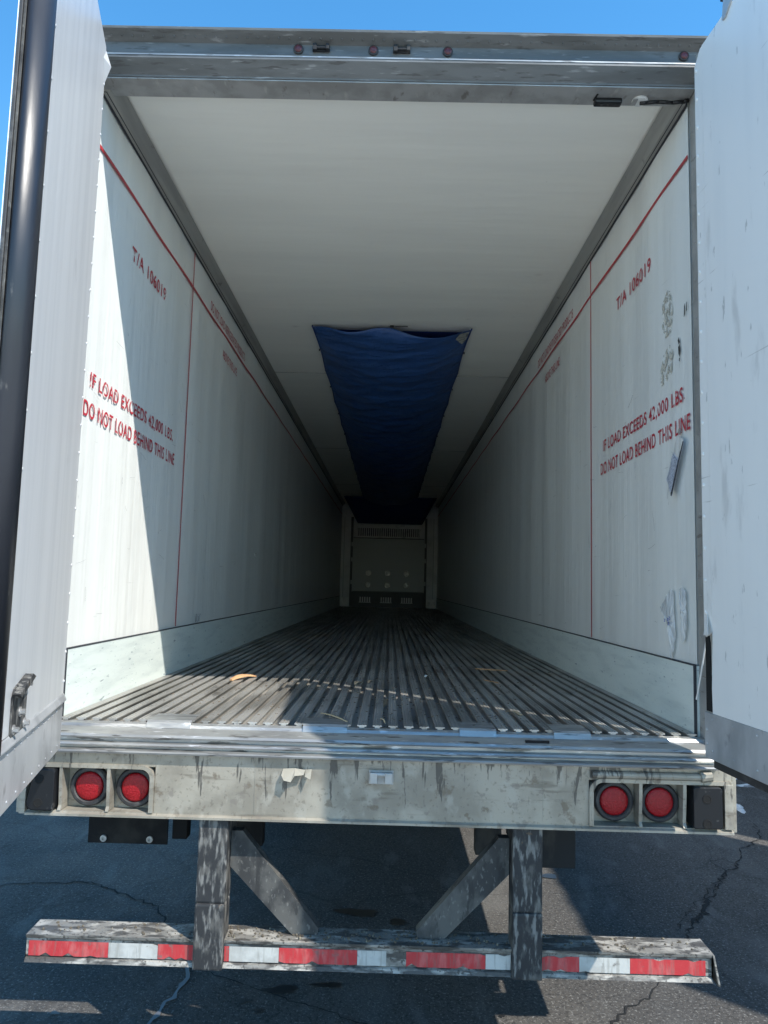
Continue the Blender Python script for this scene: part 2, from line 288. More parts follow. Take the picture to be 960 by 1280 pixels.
# unseen wall added at right to shade the asphalt; its gap lets sun through
def shade_wall(y0, y1, lab):
    mb = MB(); n = int((y1-y0)/.15); pts = []
    for i in range(n+1):
        y = y0+(y1-y0)*i/n; pts.append((4.6+(.012 if i % 2 else 0), y))
    poly = pts+[(4.72, y1), (4.72, y0)]
    mb.prism(poly, lambda u, v, w: (u, v, w), GZ, 4.3)
    return tag(mb.build('shade_wall', 'conc'), lab, 'wall')
shade_wall(-2.1, .93, 'short pale ribbed wall section added unseen to shade the asphalt')
shade_wall(1.19, 26, 'long pale ribbed wall section added unseen for shade beside the trailer')

# ------------------------------------------------------------------ the trailer
W = 1.245; LEN = 16.2
T = empty('semi_trailer', (0, 0, GZ), 'white refrigerated semi-trailer with both rear doors open and an empty cargo hold', 'trailer')

def liner(side):
    # wavy inner liner in front of a straight outer skin
    mb = MB()
    def fn(u, v):
        y = LEN*u; z = .259+(2.615-.259)*v
        wv = .0018*math.sin(y*10.4+side)+.0015*math.sin(y*4.1+1.3*side+z)
        return (side*(W+wv), y, z)
    mb.grid(fn, 420, 6)
    o = mb.build('side_wall', 'wall', T, smooth=True)
    mb = MB()
    mb.box(*sorted((side*(W+.012), side*1.30)), .0, LEN+.1, -.11, 2.82)
    s = mb.build('outer_skin', 'door_w', o)
    return o
def textobj(s, side, y0, y1, z0, z1, parent, m='paint_r', name='stencil_lettering', bold=.03):
    c = bpy.data.curves.new('t', 'FONT'); c.body = s; c.size = 1; c.offset = bold; c.space_character = 1.12
    o = bpy.data.objects.new('t', c); COL.objects.link(o); bpy.context.view_layer.update()
    me = bpy.data.meshes.new_from_object(o.evaluated_get(bpy.context.evaluated_depsgraph_get()))
    bpy.data.objects.remove(o); bpy.data.curves.remove(c)
    xs = [v.co.x for v in me.vertices]; ys = [v.co.y for v in me.vertices]
    xa, xb, ya, yb = min(xs), max(xs), 0, .70
    base = worldloc(parent)
    for v in me.vertices:
        u = (v.co.x-xa)/(xb-xa); t = (v.co.y-ya)/(yb-ya)
        y = y0+(y1-y0)*u if side < 0 else y1-(y1-y0)*u
        v.co = Vector((side*(W-.0045), y, z0+(z1-z0)*t))-base
    # one mesh per word: split the glyph islands where the gap is a space
    bm = bmesh.new(); bm.from_mesh(me); bpy.data.meshes.remove(me); bm.verts.ensure_lookup_table()
    ny = Vector((0, 1 if side < 0 else -1, 0)); key = lambda v: v.co.dot(ny)
    seen = set(); isl = []
    for v in bm.verts:
        if v in seen: continue
        st = [v]; seen.add(v); g_ = []
        while st:
            q = st.pop(); g_.append(q)
            for e in q.link_edges:
                o2 = e.other_vert(q)
                if o2 not in seen: seen.add(o2); st.append(o2)
        isl.append((min(map(key, g_)), max(map(key, g_)), g_))
    isl.sort(key=lambda t_: t_[0]); unit = (y1-y0)/(xb-xa); words = []; end = None
    for a_, b_, g_ in isl:
        if end is None or a_-end > .21*unit: words.append([])
        words[-1] += g_; end = b_ if end is None else max(end, b_)
    for g_ in words:
        gs = set(g_); m2 = bmesh.new(); mp = {v: m2.verts.new(v.co) for v in g_}
        for f_ in bm.faces:
            if f_.verts[0] in gs: m2.faces.new([mp[v] for v in f_.verts])
        me2 = bpy.data.meshes.new(name); m2.to_mesh(me2); m2.free(); me2.materials.append(K[m])
        ob = bpy.data.objects.new(name, me2); COL.objects.link(ob); ob.parent = parent
for sd in (-1, 1):
    wl = liner(sd)
    # thin red guide lines
    mb = MB()
    def rl(u, v): return (sd*(W-.0042+.0008*v), -.0+LEN*u, 2.364-.009+.018*v+.004*math.sin(u*90))
    mb.grid(rl, 200, 1, .0008); mb.build('red_load_line', 'line_r', wl)
    mb = MB(); mb.box(*sorted((sd*(W-.0036), sd*(W-.0046))), 1.502, 1.513, .265, 2.60); mb.build('red_position_line', 'line_r', wl)
    for s_, y0, y1, z0, z1, b_ in (('T/A 106019', .45, .985, 2.068, 2.136, .012), ('IF LOAD EXCEEDS 42,000 LBS.', .065, 1.25, 1.338, 1.400, .014), ('DO NOT LOAD BEHIND THIS LINE', .015, 1.30, 1.206, 1.272, .014),
                           ('DO NOT LOAD REFRIGERATED PRODUCTS', 1.96, 3.15, 2.398, 2.462, .010), ('ABOVE THIS LINE', 2.36, 2.86, 2.186, 2.25, .010)):
        textobj(s_, sd, y0, y1, z0, z1, wl, bold=b_*1.0)
    # scuff plate
    mb = MB(); mb.box(*sorted((sd*(W-.012), sd*(W+.03))), -.004, LEN, -.03, .255)
    for yy in (.03, .78, 1.6, 2.5, 3.6, 4.8, 6.2):
        for zz in (.04, .12, .20): mb.tube((sd*(W-.0125), yy, zz), (sd*(W-.014), yy, zz), .004, 8)
    mb.build('scuff_plate', 'scuff', T)
    mb = MB(); mb.box(*sorted((sd*(W-.0135), sd*(W-.0))), .0, LEN, .2555, .2605)
    mb.build('scuff_plate_joint', 'trimd', T)
    for yy in (.03, .78, 1.6):
        for zz in (.05, .13, .215): 
            pass
    mb = MB(); mb.box(*sorted((sd*(W-.0155), sd*(W-.004))), -.0075, -.0045, -.03, .262); mb.build('scuff_plate_end', 'trimd', T)
    # cove trim: grey strip, the shadow line below it put in as dark colour
    mb = MB(); mb.py([(sd*1.240, 2.600), (sd*1.215, 2.607), (sd*1.205, 2.618), (sd*1.172, 2.648), (sd*1.25, 2.665)], .0, LEN)
    tr = mb.build('cove_trim', 'trim', T)
    mb = MB(); mb.py([(sd*1.2425, 2.588), (sd*1.2405, 2.588), (sd*1.2385, 2.603), (sd*1.224, 2.6035), (sd*1.224, 2.6065), (sd*1.244, 2.6065)], .0, LEN); mb.build('shade_line', 'trimd', tr)

mb = MB()
mb.grid(lambda u, v: (-1.25+2.5*u, LEN*v, 2.655+.003*math.sin(v*LEN*2.6+u)+.004*math.sin(u*5+v*22)*math.sin(v*LEN*.9)), 20, 260)
cl = mb.build('ceiling_liner', 'ceil', T, smooth=True)
for yy in (4.3, 8.4, 12.5):
    mb = MB(); mb.box(-1.18, 1.18, yy, yy+.006, 2.646, 2.650); mb.build('panel_seam', 'trim', cl)
mb = MB(); mb.box(-1.30, 1.30, .046, LEN+.1, 2.70, 2.83, .01); mb.build('roof', 'door_w', T)

# duct floor: T-shaped extrusions running the length
mb = MB(); pitch_ = .0605; n = 41; poly = []
x = -W+.006
poly.append((-W+.001, -.09)); poly.append((-W+.001, -.024))
for k in range(n):
    c = (k-(n-1)/2)*pitch_; h = .0182
    if c-h < -W+.002 or c+h > W-.002: continue
    poly += [(c-h*.55, -.024), (c-h*.55, -.006), (c-h, -.005), (c-h, -.001), (c-h*.8, .0), (c-h*.52, .0), (c-h*.46, -.0016), (c-h*.36, -.0016), (c-h*.30, .0), (c+h*.30, .0), (c+h*.36, -.0016), (c+h*.46, -.0016), (c+h*.52, .0), (c+h*.8, .0), (c+h, -.001), (c+h, -.005), (c+h*.55, -.006), (c+h*.55, -.024)]
poly += [(W-.001, -.024), (W-.001, -.09)]
A = [mb.b.verts.new((px_, -.032, pz_)) for px_, pz_ in poly]; B = [mb.b.verts.new((px_, LEN, pz_)) for px_, pz_ in poly]
for i in range(len(poly)-1): mb.b.faces.new((A[i+1], A[i], B[i], B[i+1]))
mb.b.faces.new(A); mb.b.faces.new(B[::-1])
fl = mb.build('floor', 'floor', T)
mb = MB(); mb.box(-1.29, 1.29, .05, LEN+.05, -.16, -.095); mb.build('subfloor', 'dark', T)
for yy in [1.1+.9*i for i in range(16)]:
    mb = MB(); mb.box(-1.2, 1.2, yy, yy+.05, -.27, -.162); mb.build('crossmember', 'dark', T)
for sd in (-1, 1):
    mb = MB(); mb.box(*sorted((sd*.50, sd*.56)), .3, 9.5, -.46, -.272); mb.build('slider_rail', 'dark', T)

# front bulkhead of the hold, 16 m in
mb = MB(); mb.box(-1.25, 1.25, LEN, LEN+.1, -.05, 2.7); fw = mb.build('front_wall', 'bulkw', T)
for a_ in ((-1.0, -.94, .0, 2.3), (.91, .97, .0, 2.3), (-.93, .90, 1.752, 1.775), (-.93, .90, .382, .398)):
    mb = MB(); mb.box(a_[0], a_[1], LEN-.03, LEN-.0015, a_[2], a_[3]); mb.build('dark_joint', 'bulkd', fw)
mb = MB(); mb.box(-.93, .90, LEN-.09, LEN-.001, .40, 1.75, .01)
for zz in (1.6, 1.2, .62):
    for xx in (-.95, .92): mb.box(xx-.03, xx+.03, LEN-.06, LEN-.002, zz-.05, zz+.05)
for i in range(9): mb.box(-.9, .87, LEN-.094, LEN-.088, .98+i*.085, .985+i*.085)
bp_ = mb.build('bulkhead_panel', 'bulk', T)
for zz in (.86, .56):
    for xx in (-.52, -.03, .455):
        mb = MB(); mb.lathe([(.085, 0), (.085, -.016), (.066, -.02), (.062, -.008), (.0, -.008)][:4], (xx, LEN-.09, zz), n=24); mb.build('round_port', 'trim', bp_)
mb = MB(); mb.box(-.86, .80, LEN-.05, LEN-.001, 1.78, 2.12)
gr_ = mb.build('return_air_grille', 'bulkl', T)
mb = MB(); mb.box(-.84, .78, LEN-.056, LEN-.0505, 1.80, 2.02)
sl2 = mb.build('slot_panel', 'bulkd', gr_)
mb = MB(); mb.box(-.84, .78, LEN-.066, LEN-.0565, 1.80, 1.812)
for i in range(30): mb.box(-.835+i*.0545, -.81+i*.0545, LEN-.066, LEN-.0565, 1.8125, 2.02)
mb.build('slats', 'bulkl', gr_)
mb = MB(); mb.box(-.96, .96, LEN-.03, LEN-.002, .0, .38); lv = mb.build('lower_vent', 'bulkd', T)
for c in (-.60, -.06, .47):
    mb = MB()
    for k in range(5): mb.box(c-.13+k*.06, c-.10+k*.06, LEN-.05, LEN-.031, .12, .25)
    mb.box(c-.15, c+.16, LEN-.045, LEN-.0315, .105, .1195)
    mb.build('slots', 'bulkl', lv)
for xx in (-1.13, 1.09):
    mb = MB(); mb.box(xx-.11, xx+.11, LEN-.05, LEN-.002, .0, .22, .004); mb.build('corner_bracket', 'bulkl', T)
for xx in (-1.17, -.98, .95, 1.14):
    mb = MB(); mb.box(xx-.012, xx+.012, LEN-.02, LEN-.002, .23, 2.3); mb.build('wall_rib', 'bulk', T)

# ---- rear frame
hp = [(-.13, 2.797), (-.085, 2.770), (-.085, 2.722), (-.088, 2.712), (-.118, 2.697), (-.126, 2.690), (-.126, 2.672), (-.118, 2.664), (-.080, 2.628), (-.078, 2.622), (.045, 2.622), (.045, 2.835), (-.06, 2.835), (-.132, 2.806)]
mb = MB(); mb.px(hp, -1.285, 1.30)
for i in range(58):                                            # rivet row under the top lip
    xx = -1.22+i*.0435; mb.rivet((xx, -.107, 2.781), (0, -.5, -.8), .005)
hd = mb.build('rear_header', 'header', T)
mb = MB(); mb.px([(-.128, 2.683), (-.1265, 2.683), (-.1265, 2.6885), (-.128, 2.6885)], -1.28, 1.29); mb.build('bright_edge', 'sill', hd)
mb = MB(); mb.box(-1.25, 1.25, -.074, .042, 2.616, 2.6215, .001); mb.build('lit_soffit', 'steel', hd)  # lighter plate added: ground-reflected light put into the underside's colour
for xx in (-.40, -.088, .221, 1.197):
    mb = MB(); mb.lathe([(.021, 0), (.021, -.006), (.016, -.008)], (xx, -.0855, 2.748), n=20); ml = mb.build('marker_light', 'rubd', hd)
    mb = MB(); mb.lathe([(.0155, -.004), (.0155, -.010), (.010, -.013), (.003, -.014)], (xx, -.0855, 2.748), n=16); mb.build('lens', 'marker', hd if False else ml)
for xx in (-.305, .030):
    mb = MB(); mb.box(xx-.036, xx+.036, -.093, -.086, 2.738, 2.765, .002); mb.box(xx-.034, xx-.018, -.107, -.0935, 2.736, 2.764, .002); mb.box(xx+.020, xx+.034, -.107, -.0935, 2.740, 2.764, .002)
    mb.tube((xx-.02, -.100, 2.748), (xx+.022, -.100, 2.748), .005)
    mb.build('door_catch', 'brackd', hd)
mb = MB(); mb.box(.852, .968, -.012, .026, 2.594, 2.6155, .008); mb.tube((.85, .005, 2.612), (.858, -.03, 2.617), .004); dl = mb.build('dome_light', 'black', T)
for k in range(3):
    mb = MB(); mb.tube((.885+k*.025, .007, 2.5935), (.885+k*.025, .007, 2.591), .005, 8); mb.build('led', 'brace', dl)
mb = MB(); mb.lathe([(.033, 0), (.033, -.006), (.028, -.009)], (1.045, .005, 2.6155), axis='Z', n=24); cn = mb.build('cable_grommet', 'whitep', T)
mb = MB(); mb.path([(1.045, .005, 2.602), (1.075, .0, 2.602), (1.12, -.004, 2.604), (1.18, -.006, 2.600), (1.225, -.008, 2.604), (1.243, -.01, 2.612)], .008); mb.build('cable', 'black', cn, smooth=True)
mb = MB(); mb.box(1.012, 1.03, -.02, .02, 2.602, 2.606); mb.build('mounting_clip', 'steel', cn)

for sd in (-1, 1):
    mb = MB()
    x0, x1 = sorted((sd*1.252, sd*1.302))
    mb.box(x0, x1, -.126, -.001, .22, 2.621, .004); mb.box(x0, x1, -.085, -.001, -.1, .2195, .002)
    for zz in [.05+.16*i for i in range(16)]: mb.rivet((sd*1.2515, -.035, zz), (-sd, 0, 0), .005)
    mb.build('rear_post', 'steel', T)
# sill / threshold
sp = [(-.034, -.010), (-.052, -.016), (-.060, -.026), (-.108, -.044), (-.116, -.052), (-.112, -.058), (-.098, -.060), (-.098, -.071), (-.120, -.074), (-.126, -.080), (-.122, -.086), (-.108, -.088), (-.108, -.094), (-.140, -.098), (-.145, -.102), (-.143, -.108), (-.12, -.112), (.04, -.112), (.04, -.0955), (-.030, -.0945), (-.034, -.033)]
mb = MB(); mb.px(sp, -1.252, 1.262); sill = mb.build('threshold_sill', 'sill', T)
for xx in (-.80, -.20, .385, .745):
    wd = .085 if xx < 0 else .07
    mb = MB(); mb.px([(.09, .0015), (-.045, .0015), (-.055, -.006), (-.064, -.026), (-.060, -.030), (-.05, -.012), (.09, -.0005)], xx-wd, xx+wd); mb.build('wear_pad', 'sill', sill)
mb = MB(); mb.box(.56, .65, -.093, -.08, -.0415, -.030); mb.build('worn_notch', 'dark', sill)

# rear plate with recessed light boxes
PB, PT = -.335, -.112
mb = MB()
mb.box(-.822, .790, -.12, -.10, PB+.012, PT)
mb.box(-1.295, -.8225, -.12, -.10, -.158, PT); mb.box(.7905, 1.318, -.12, -.10, -.160, PT)
mb.px([(-.134, PB-.004), (-.134, PB+.004), (-.121, PB+.010), (-.121, PB+.0118), (.0, PB+.0118), (.0, PB-.004)], -1.295, 1.318)
for xx in (-.45, .28, .62): mb.box(xx, xx+.004, -.1212, -.1201, PB+.02, PT-.01)
plate = mb.build('rear_plate', 'plate', T)
def lightbox(x0, x1, lamps, divs, bump, bs):
    mb = MB()
    mb.box(x0, x1, -.062, -.055, PB+.0125, -.1585)                  # recess back
    mb.build('recess_panel', 'plate', plate)
    # rounded frame on the inboard side and flat dividers
    fx = x1 if bs < 0 else x0; s = 1 if bs < 0 else -1
    outer = [(fx-s*.05, -.150)]; 
    pts_o = []; pts_i = []
    for k in range(7):
        a = math.pi/2*k/6; pts_o.append((fx+s*(.012-.05+.05*math.sin(a)), -.152-.05+.05*math.cos(a))); pts_i.append((fx+s*(-.004-.036+.036*math.sin(a)), -.166-.036+.036*math.cos(a)))
    end = x0 if bs < 0 else x1
    poly = [(end, -.152)]+pts_o+[(fx+s*.012, PB+.014), (fx-s*.004, PB+.014)]+pts_i[::-1]+[(end, -.166)]
    mb = MB(); mb.prism(poly, lambda u, v, w_: (u, w_, v), -.130, -.063); mb.build('recess_frame', 'plate', plate)
    for d in divs:
        mb = MB(); mb.prism([(-.128, -.1665), (-.128, -.20), (-.118, PB+.03), (-.128, PB+.014), (-.063, PB+.014), (-.063, -.1665)], lambda u, v, w_: (w_, u, v), d-.006, d+.006); mb.build('divider', 'plate', plate)
    for lx in lamps:
        cz = -.243
        mb = MB(); mb.lathe([(.074, 0), (.074, -.018), (.068, -.026), (.058, -.028), (.0535, -.020), (.0535, -.004)], (lx, -.0625, cz), n=40); tl = mb.build('tail_light', 'rubd', plate, smooth=False)
        mb = MB(); mb.lathe([(.0525, -.005), (.0525, -.020), (.050, -.0245), (.044, -.027), (.03, -.0295), (.012, -.031), (.002, -.031)], (lx, -.0625, cz), n=40); mb.build('lens', 'lens', tl, smooth=True)
    b0, b1 = bump
    if bs < 0: poly = [(b0+.022, PB+.016), (b1-.006, PB+.016), (b1, PB+.024), (b1, -.176), (b1-.008, -.168), (b0+.042, -.168), (b0+.026, -.178), (b0+.004, -.290), (b0+.006, PB+.03)]
    else: poly = [(b0+.004, PB+.018), (b1-.008, PB+.018), (b1, PB+.026), (b1, -.176), (b1-.008, -.168), (b0+.008, -.168), (b0, -.176), (b0, PB+.024)]
    mb = MB(); mb.prism(poly, lambda u, v, w_: (u, w_, v), -.150, -.0635); 
    cx = (b0+b1)/2
    bu = mb.build('dock_bumper', 'bump', plate)
    bv = bu.modifiers.new('b', 'BEVEL'); bv.width = .006; bv.segments = 2
    for zz in ((-.205, -.290) if bs < 0 else (-.298, -.21)):
        mb = MB(); mb.lathe([(.017, .0005), (.017, -.0015), (.012, -.002), (.011, -.0012), (.002, -.0012)], (cx-.004, -.1505, zz), n=18); mb.build('bolt_hole', 'foam', bu)
lightbox(-1.295, -.835, (-1.080, -.906), (-1.172, -.994), (-1.290, -1.185), -1)
lightbox(.802, 1.318, (.894, 1.063), (.980, 1.142), (1.165, 1.272), 1)
mb = MB(); mb.box(1.285, 1.3175, -.135, -.0555, PB+.013, -.1605, .003); mb.build('end_plate', 'plate', plate)
mb = MB(); mb.box(-1.318, -1.2955, -.135, .0, PB+.0, -.112, .003); mb.build('end_plate', 'plate', plate)
for x_ in (1.319, -1.335):
    mb = MB(); mb.box(x_, x_+.016, -.12, .3, PB, -.10, .003); mb.build('corner_gusset', 'plate', plate)
mb = MB(); mb.tube((.80, -.126, -.138), (1.20, -.126, -.138), .014, 12); mb.tube((1.20, -.126, -.138), (1.24, -.126, -.132), .021, 12); mb.build('cam_rod_guide', 'plate', plate, smooth=False)
# latch block in the middle of the plate
mb = MB(); mb.box(-.026, .066, -.1262, -.1205, -.196, -.146, .002); mb.box(-.022, .006, -.150, -.1265, -.190, -.150, .003); mb.box(.034, .062, -.150, -.1265, -.190, -.150, .003); mb.tube((.0, -.138, -.158), (.045, -.138, -.158), .008)
mb.build('door_catch', 'steel', plate)
# peeling scraps of tape
for pl in ([(-.345, -.150, 0), (-.300, -.146, .006), (-.262, -.150, .012), (-.266, -.166, .022), (-.300, -.170, .026), (-.312, -.190, .034), (-.338, -.186, .030), (-.350, -.170, .016)], [(-.262, -.152, 0), (-.238, -.147, .008), (-.240, -.180, .03), (-.262, -.172, .02)]):
    mb = MB(); vs = [mb.b.verts.new((x_, -.122-o_, z_)) for x_, z_, o_ in pl]; f_ = mb.b.faces.new(vs)
    bmesh.ops.triangulate(mb.b, faces=[f_]); bmesh.ops.solidify(mb.b, geom=mb.b.faces[:], thickness=.0008); mb.build('tape_scrap', 'tape_s', plate)

# ---- underride guard
mb = MB()
GB, GT, GF, GK = -.868, -.772, -.100, .022
mb.px([(GF, GB+.012), (GF-.006, GB), (GF+.02, GB-.004), (GK, GB), (GK, GB+.01), (GF+.02, GB+.014), (GF+.006, GB+.02), (GF+.006, GT-.016), (GF-.002, GT-.010), (GF-.004, GT), (GK-.01, GT+.004), (GK, GT), (GK, GT-.01), (GF+.02, GT-.012), (GF+.02, GB+.02)][:15], -1.272, 1.243)
guard = mb.build('underride_guard', 'bar', T)
mb = MB(); mb.prism([(GF-.012, GB-.008), (GF-.012, GB), (GF-.006, GT), (GK, GT+.002), (GK, GB)], lambda u, v, w_: (w_+(.016 if v < -.83 else 0), u, v), 1.2435, 1.250); mb.build('bent_end_flange', 'bar', guard)
for sx in (-.597, .567):
    mb = MB(); mb.box(sx-.055, sx+.055, -.116, -.02, -.64, PB-.005, .008); mb.box(sx-.055, sx+.055, -.121, -.02, -.872, -.6405, .008)
    mb.box(sx-.05, sx+.05, -.02, .08, -.42, PB-.004)
    mb.build('post', 'guard', guard)
def brace(pl):
    mb = MB(); mb.py(pl, -.05, -.005)
    mb.prism([pl[0], (pl[0][0], pl[0][1]-.012), (pl[-1][0], pl[-1][1]), pl[-1]][:3], lambda u, v, w_: (u, w_, v), -.062, -.0505)
    return mb.build('brace', 'brace', guard)
brace([(-.542, -.40), (-.50, -.40), (-.20, -.745), (-.205, -.768), (-.300, -.768), (-.542, -.53)])
brace([(.510, -.40), (.47, -.40), (.165, -.745), (.170, -.768), (.270, -.768), (.510, -.53)])
def tape(x0, x1, z0, z1, m):
    mb = MB(); n = max(2, int((x1-x0)/.02)); rnd = random.Random(int(x0*1000)+5)
    top = [(x0+(x1-x0)*i/n, z1-(.006 if rnd.random() < .12 else 0)) for i in range(n+1)]; bot = [(x1-(x1-x0)*i/n, z0+(.012*rnd.random() if rnd.random() < .10 else 0)) for i in range(n+1)]
    mb.prism(top+bot, lambda u, v, w_: (u, w_, v), GF+.0050, GF+.0038); return mb.build('reflective_tape', m, guard)
for x0, x1, m in ((-1.262, -.968, 'tred'), (-.967, -.786, 'twht'), (-.785, -.655, 'tred'), (-.540, -.523, 'tred'), (-.522, -.340, 'twht'), (-.339, -.052, 'tred'), (-.051, .055, 'twht'), (.128, .418, 'tred'), (.419, .510, 'twht'), (.624, .760, 'tred'), (.761, .945, 'twht'), (.946, 1.220, 'tred')):
    tape(x0, x1, -.848, -.796, m)
mb = MB()
rnd = random.Random(4)
for k in range(420):
    x_ = rnd.uniform(-1.24, 1.21); d_ = 1 if -.55 < x_ < .55 else .35
    if rnd.random() > d_: continue
    s_ = rnd.uniform(.002, .007); y_ = rnd.uniform(-.085, .01); 
    q = bmesh.ops.create_icosphere(mb.b, subdivisions=1, radius=s_); bmesh.ops.translate(mb.b, vec=(x_, y_, GT+.003), verts=q['verts'])
tag(mb.build('road_grit', 'crud', guard), kind='stuff')
# hangers seen below the plate
mb = MB(); mb.box(-1.245, -.900, .36, .372, -.60, -.25, .003); fb = mb.build('mud_flap_bracket', 'dark', T)
for xx in (-1.175, -.975):
    mb = MB(); mb.lathe([(.014, 0), (.014, -.008), (.006, -.009), (.006, -.002)], (xx, .359, -.578), n=14); mb.build('bolt', 'steel', fb)
for x0, x1, z in ((-.885, -.82, -.58), (-.645, -.49, -.60), (.432, .545, -.61), (.68, .865, -.655)):
    mb = MB(); mb.box(x0, x1, .375, .44, z, -.25, .004); mb.build('frame_bracket', 'brackd' if x0 > 0 else 'dark', T)
mb = MB(); mb.box(-1.2, 1.2, .446, .50, -.40, -.165); mb.build('crossmember', 'dark', T)
for k, (xa, xb, zz) in enumerate(((-.3, .35, -.30), (-.32, .3, -.34))):
    mb = MB(); mb.path([(xa, .43, zz), (xa+.15, .40, zz-.05), (0, .40, zz-.075), (xb-.15, .41, zz-.04), (xb, .43, zz)], .009, 6); mb.build('air_hose', 'rubd', T, smooth=True)
# running gear, well forward and hidden behind the plate
for yy in (4.0, 5.25):
    mb = MB(); mb.tube((-1.0, yy, GZ+.51), (1.0, yy, GZ+.51), .06, 12); mb.build('axle', 'dark', T)
    for xx in (-1.12, -.78, .78, 1.12):
        mb = MB(); mb.lathe([(.30, -.13), (.46, -.13), (.505, -.10), (.51, .0), (.505, .10), (.46, .13), (.30, .13)], (xx, yy, GZ+.512), axis='X', n=36); wh = mb.build('wheel', 'tread', T)
        mb = MB(); mb.lathe([(.29, -.11), (.29, -.10), (.10, -.04), (.10, .04), (.29, .10), (.29, .11)], (xx, yy, GZ+.512), axis='X', n=28); mb.build('rim', 'alu', wh)

# ---- rear doors: local frame t along the door, n towards its inner face, z up
def door(H, ang, side, Wd, zb, zt, skin, kz0, kz1, panel_end, lab):
    a = R(ang)
    if side > 0: d = Vector((math.sin(a), -math.cos(a), 0)); nn = Vector((-math.cos(a), -math.sin(a), 0))
    else: d = Vector((math.sin(a), -math.cos(a), 0)); nn = Vector((math.cos(a), math.sin(a), 0))
    H = Vector((H[0], H[1], 0))
    P = lambda t, n_, z: H+d*t+nn*n_+Vector((0, 0, z))
    f = lambda x_, y_, z_: tuple(P(x_, y_, z_))
    TH = .062
    mb = MB(); mb.prism([(0.0, zb), (Wd, zb), (Wd, zt), (.0, zt)], lambda u, v, w_: (u, w_, v), -TH, -.004); mb.xf(f)
    D = mb.build('rear_door', 'trim' if side > 0 else 'alu', T); D['label'] = lab
    return D, P, f
# right door
D, P, f = door((1.200, -.19), 4.5, 1, 1.22, -.052, 2.672, 'door_w', 0, 0, 0, 'right rear door swung open with a torn white inner lining')
mb = MB()
mb.prism([(.0, .4), (.0, 2.62), (.045, 2.668), (.0585, 2.668), (.0585, .40), (.012, .38)], lambda u, v, w_: (u, w_, v), -.003, .003)
mb.prism([(.062, .38), (.062, 2.668), (1.21, 2.668), (1.21, .112), (.055, .112), (.052, .2)], lambda u, v, w_: (u, w_, v), -.003, .0045)
for zz in [.47+.118*i for i in range(19)]: mb.rivet((.014, .0035, zz), (0, 1, 0), .008)
for zz in [.5+.43*i for i in range(5)]: mb.rivet((.068, .005, zz), (0, 1, 0), .003)
mb.xf(f); pn = mb.build('inner_lining', 'door_w', D)
mb = MB(); mb.prism([(.0, .115), (.0, .385), (.014, .40), (.02, .41), (.034, .36), (.036, .25), (.056, .20), (.058, .115)], lambda u, v, w_: (u, w_, v), -.0038, -.001); mb.xf(f); mb.build('torn_gap', 'foam', D)
mb = MB(); v = [mb.b.verts.new(c) for c in ((.005, .004, .40), (.03, .006, .47), (.075, .028, .392), (.03, .022, .387))]; mb.b.faces.new(v); bmesh.ops.triangulate(mb.b, faces=mb.b.faces[:]); bmesh.ops.solidify(mb.b, geom=mb.b.faces[:], thickness=.001); mb.xf(f); mb.build('peeled_flap', 'door_w', D)
mb = MB(); mb.box(-.002, 1.215, -.003, .006, -.050, .111, .002)
for k in range(9): mb.rivet((.05+.14*k, .0065, -.02), (0, 1, 0), .005); mb.rivet((.05+.14*k, .0065, .09), (0, 1, 0), .005)
for zz in (.0, .05): mb.rivet((.012, .0065, zz), (0, 1, 0), .006)
mb.xf(f); mb.build('kick_plate', 'kick', D)
mb = MB(); mb.box(.03, 1.21, -.055, -.008, -.082, -.0525, .004); mb.xf(f); mb.build('bottom_seal', 'rubd', D)
mb = MB(); mb.box(.10, 1.21, -.05, -.012, 2.6725, 2.684, .003); mb.xf(f); mb.build('top_seal', 'rubd', D)
mb = MB(); mb.prism([(.225, 2.64), (.245, 2.638), (.34, 2.71), (.34, 2.76), (.24, 2.76), (.235, 2.70)], lambda u, v, w_: (u, w_, v), .0055, .012); mb.xf(f); mb.build('hold_back_plate', 'kick', D)
mb = MB(); mb.box(.20, .32, -.01, .004, 2.735, 2.765, .004); mb.xf(f); mb.build('rubber_stop', 'rubber', D)
for zz in (.35, .95, 1.55, 2.15, 2.58):
    mb = MB(); mb.tube((1.318, -.172, zz-.045), (1.318, -.172, zz+.045), .012); mb.box(1.303, 1.313, -.17, -.1, zz-.03, zz+.03); mb.build('hinge', 'steel', D)
# white strip torn off the edge
mb = MB(); mb.path([(1.215, -.20, .47), (1.216, -.19, .42), (1.222, -.15, .37), (1.226, -.10, .27), (1.231, -.055, .19), (1.234, -.02, .13)], .003, 6); mb.build('torn_strip', 'door_w', D)

# left door
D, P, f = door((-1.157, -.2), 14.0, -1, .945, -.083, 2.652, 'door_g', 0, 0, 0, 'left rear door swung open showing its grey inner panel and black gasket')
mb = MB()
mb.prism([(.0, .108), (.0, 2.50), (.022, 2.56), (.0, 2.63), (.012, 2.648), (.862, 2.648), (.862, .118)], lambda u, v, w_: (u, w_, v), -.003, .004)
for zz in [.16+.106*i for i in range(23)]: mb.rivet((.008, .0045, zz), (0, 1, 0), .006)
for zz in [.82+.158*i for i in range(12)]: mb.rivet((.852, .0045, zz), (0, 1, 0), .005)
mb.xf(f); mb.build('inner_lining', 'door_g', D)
mb = MB(); v = [mb.b.verts.new(c) for c in ((.0, .004, 2.50), (.0, .026, 2.575), (.0, .004, 2.64), (.06, .0046, 2.57))]; mb.b.faces.new((v[0], v[1], v[3])); mb.b.faces.new((v[1], v[2], v[3])); mb.b.faces.new((v[0], v[2], v[1])); mb.xf(f); mb.build('bulged_corner', 'door_g', D)
mb = MB(); mb.box(-.002, .945, -.003, .005, -.082, .0865, .002)
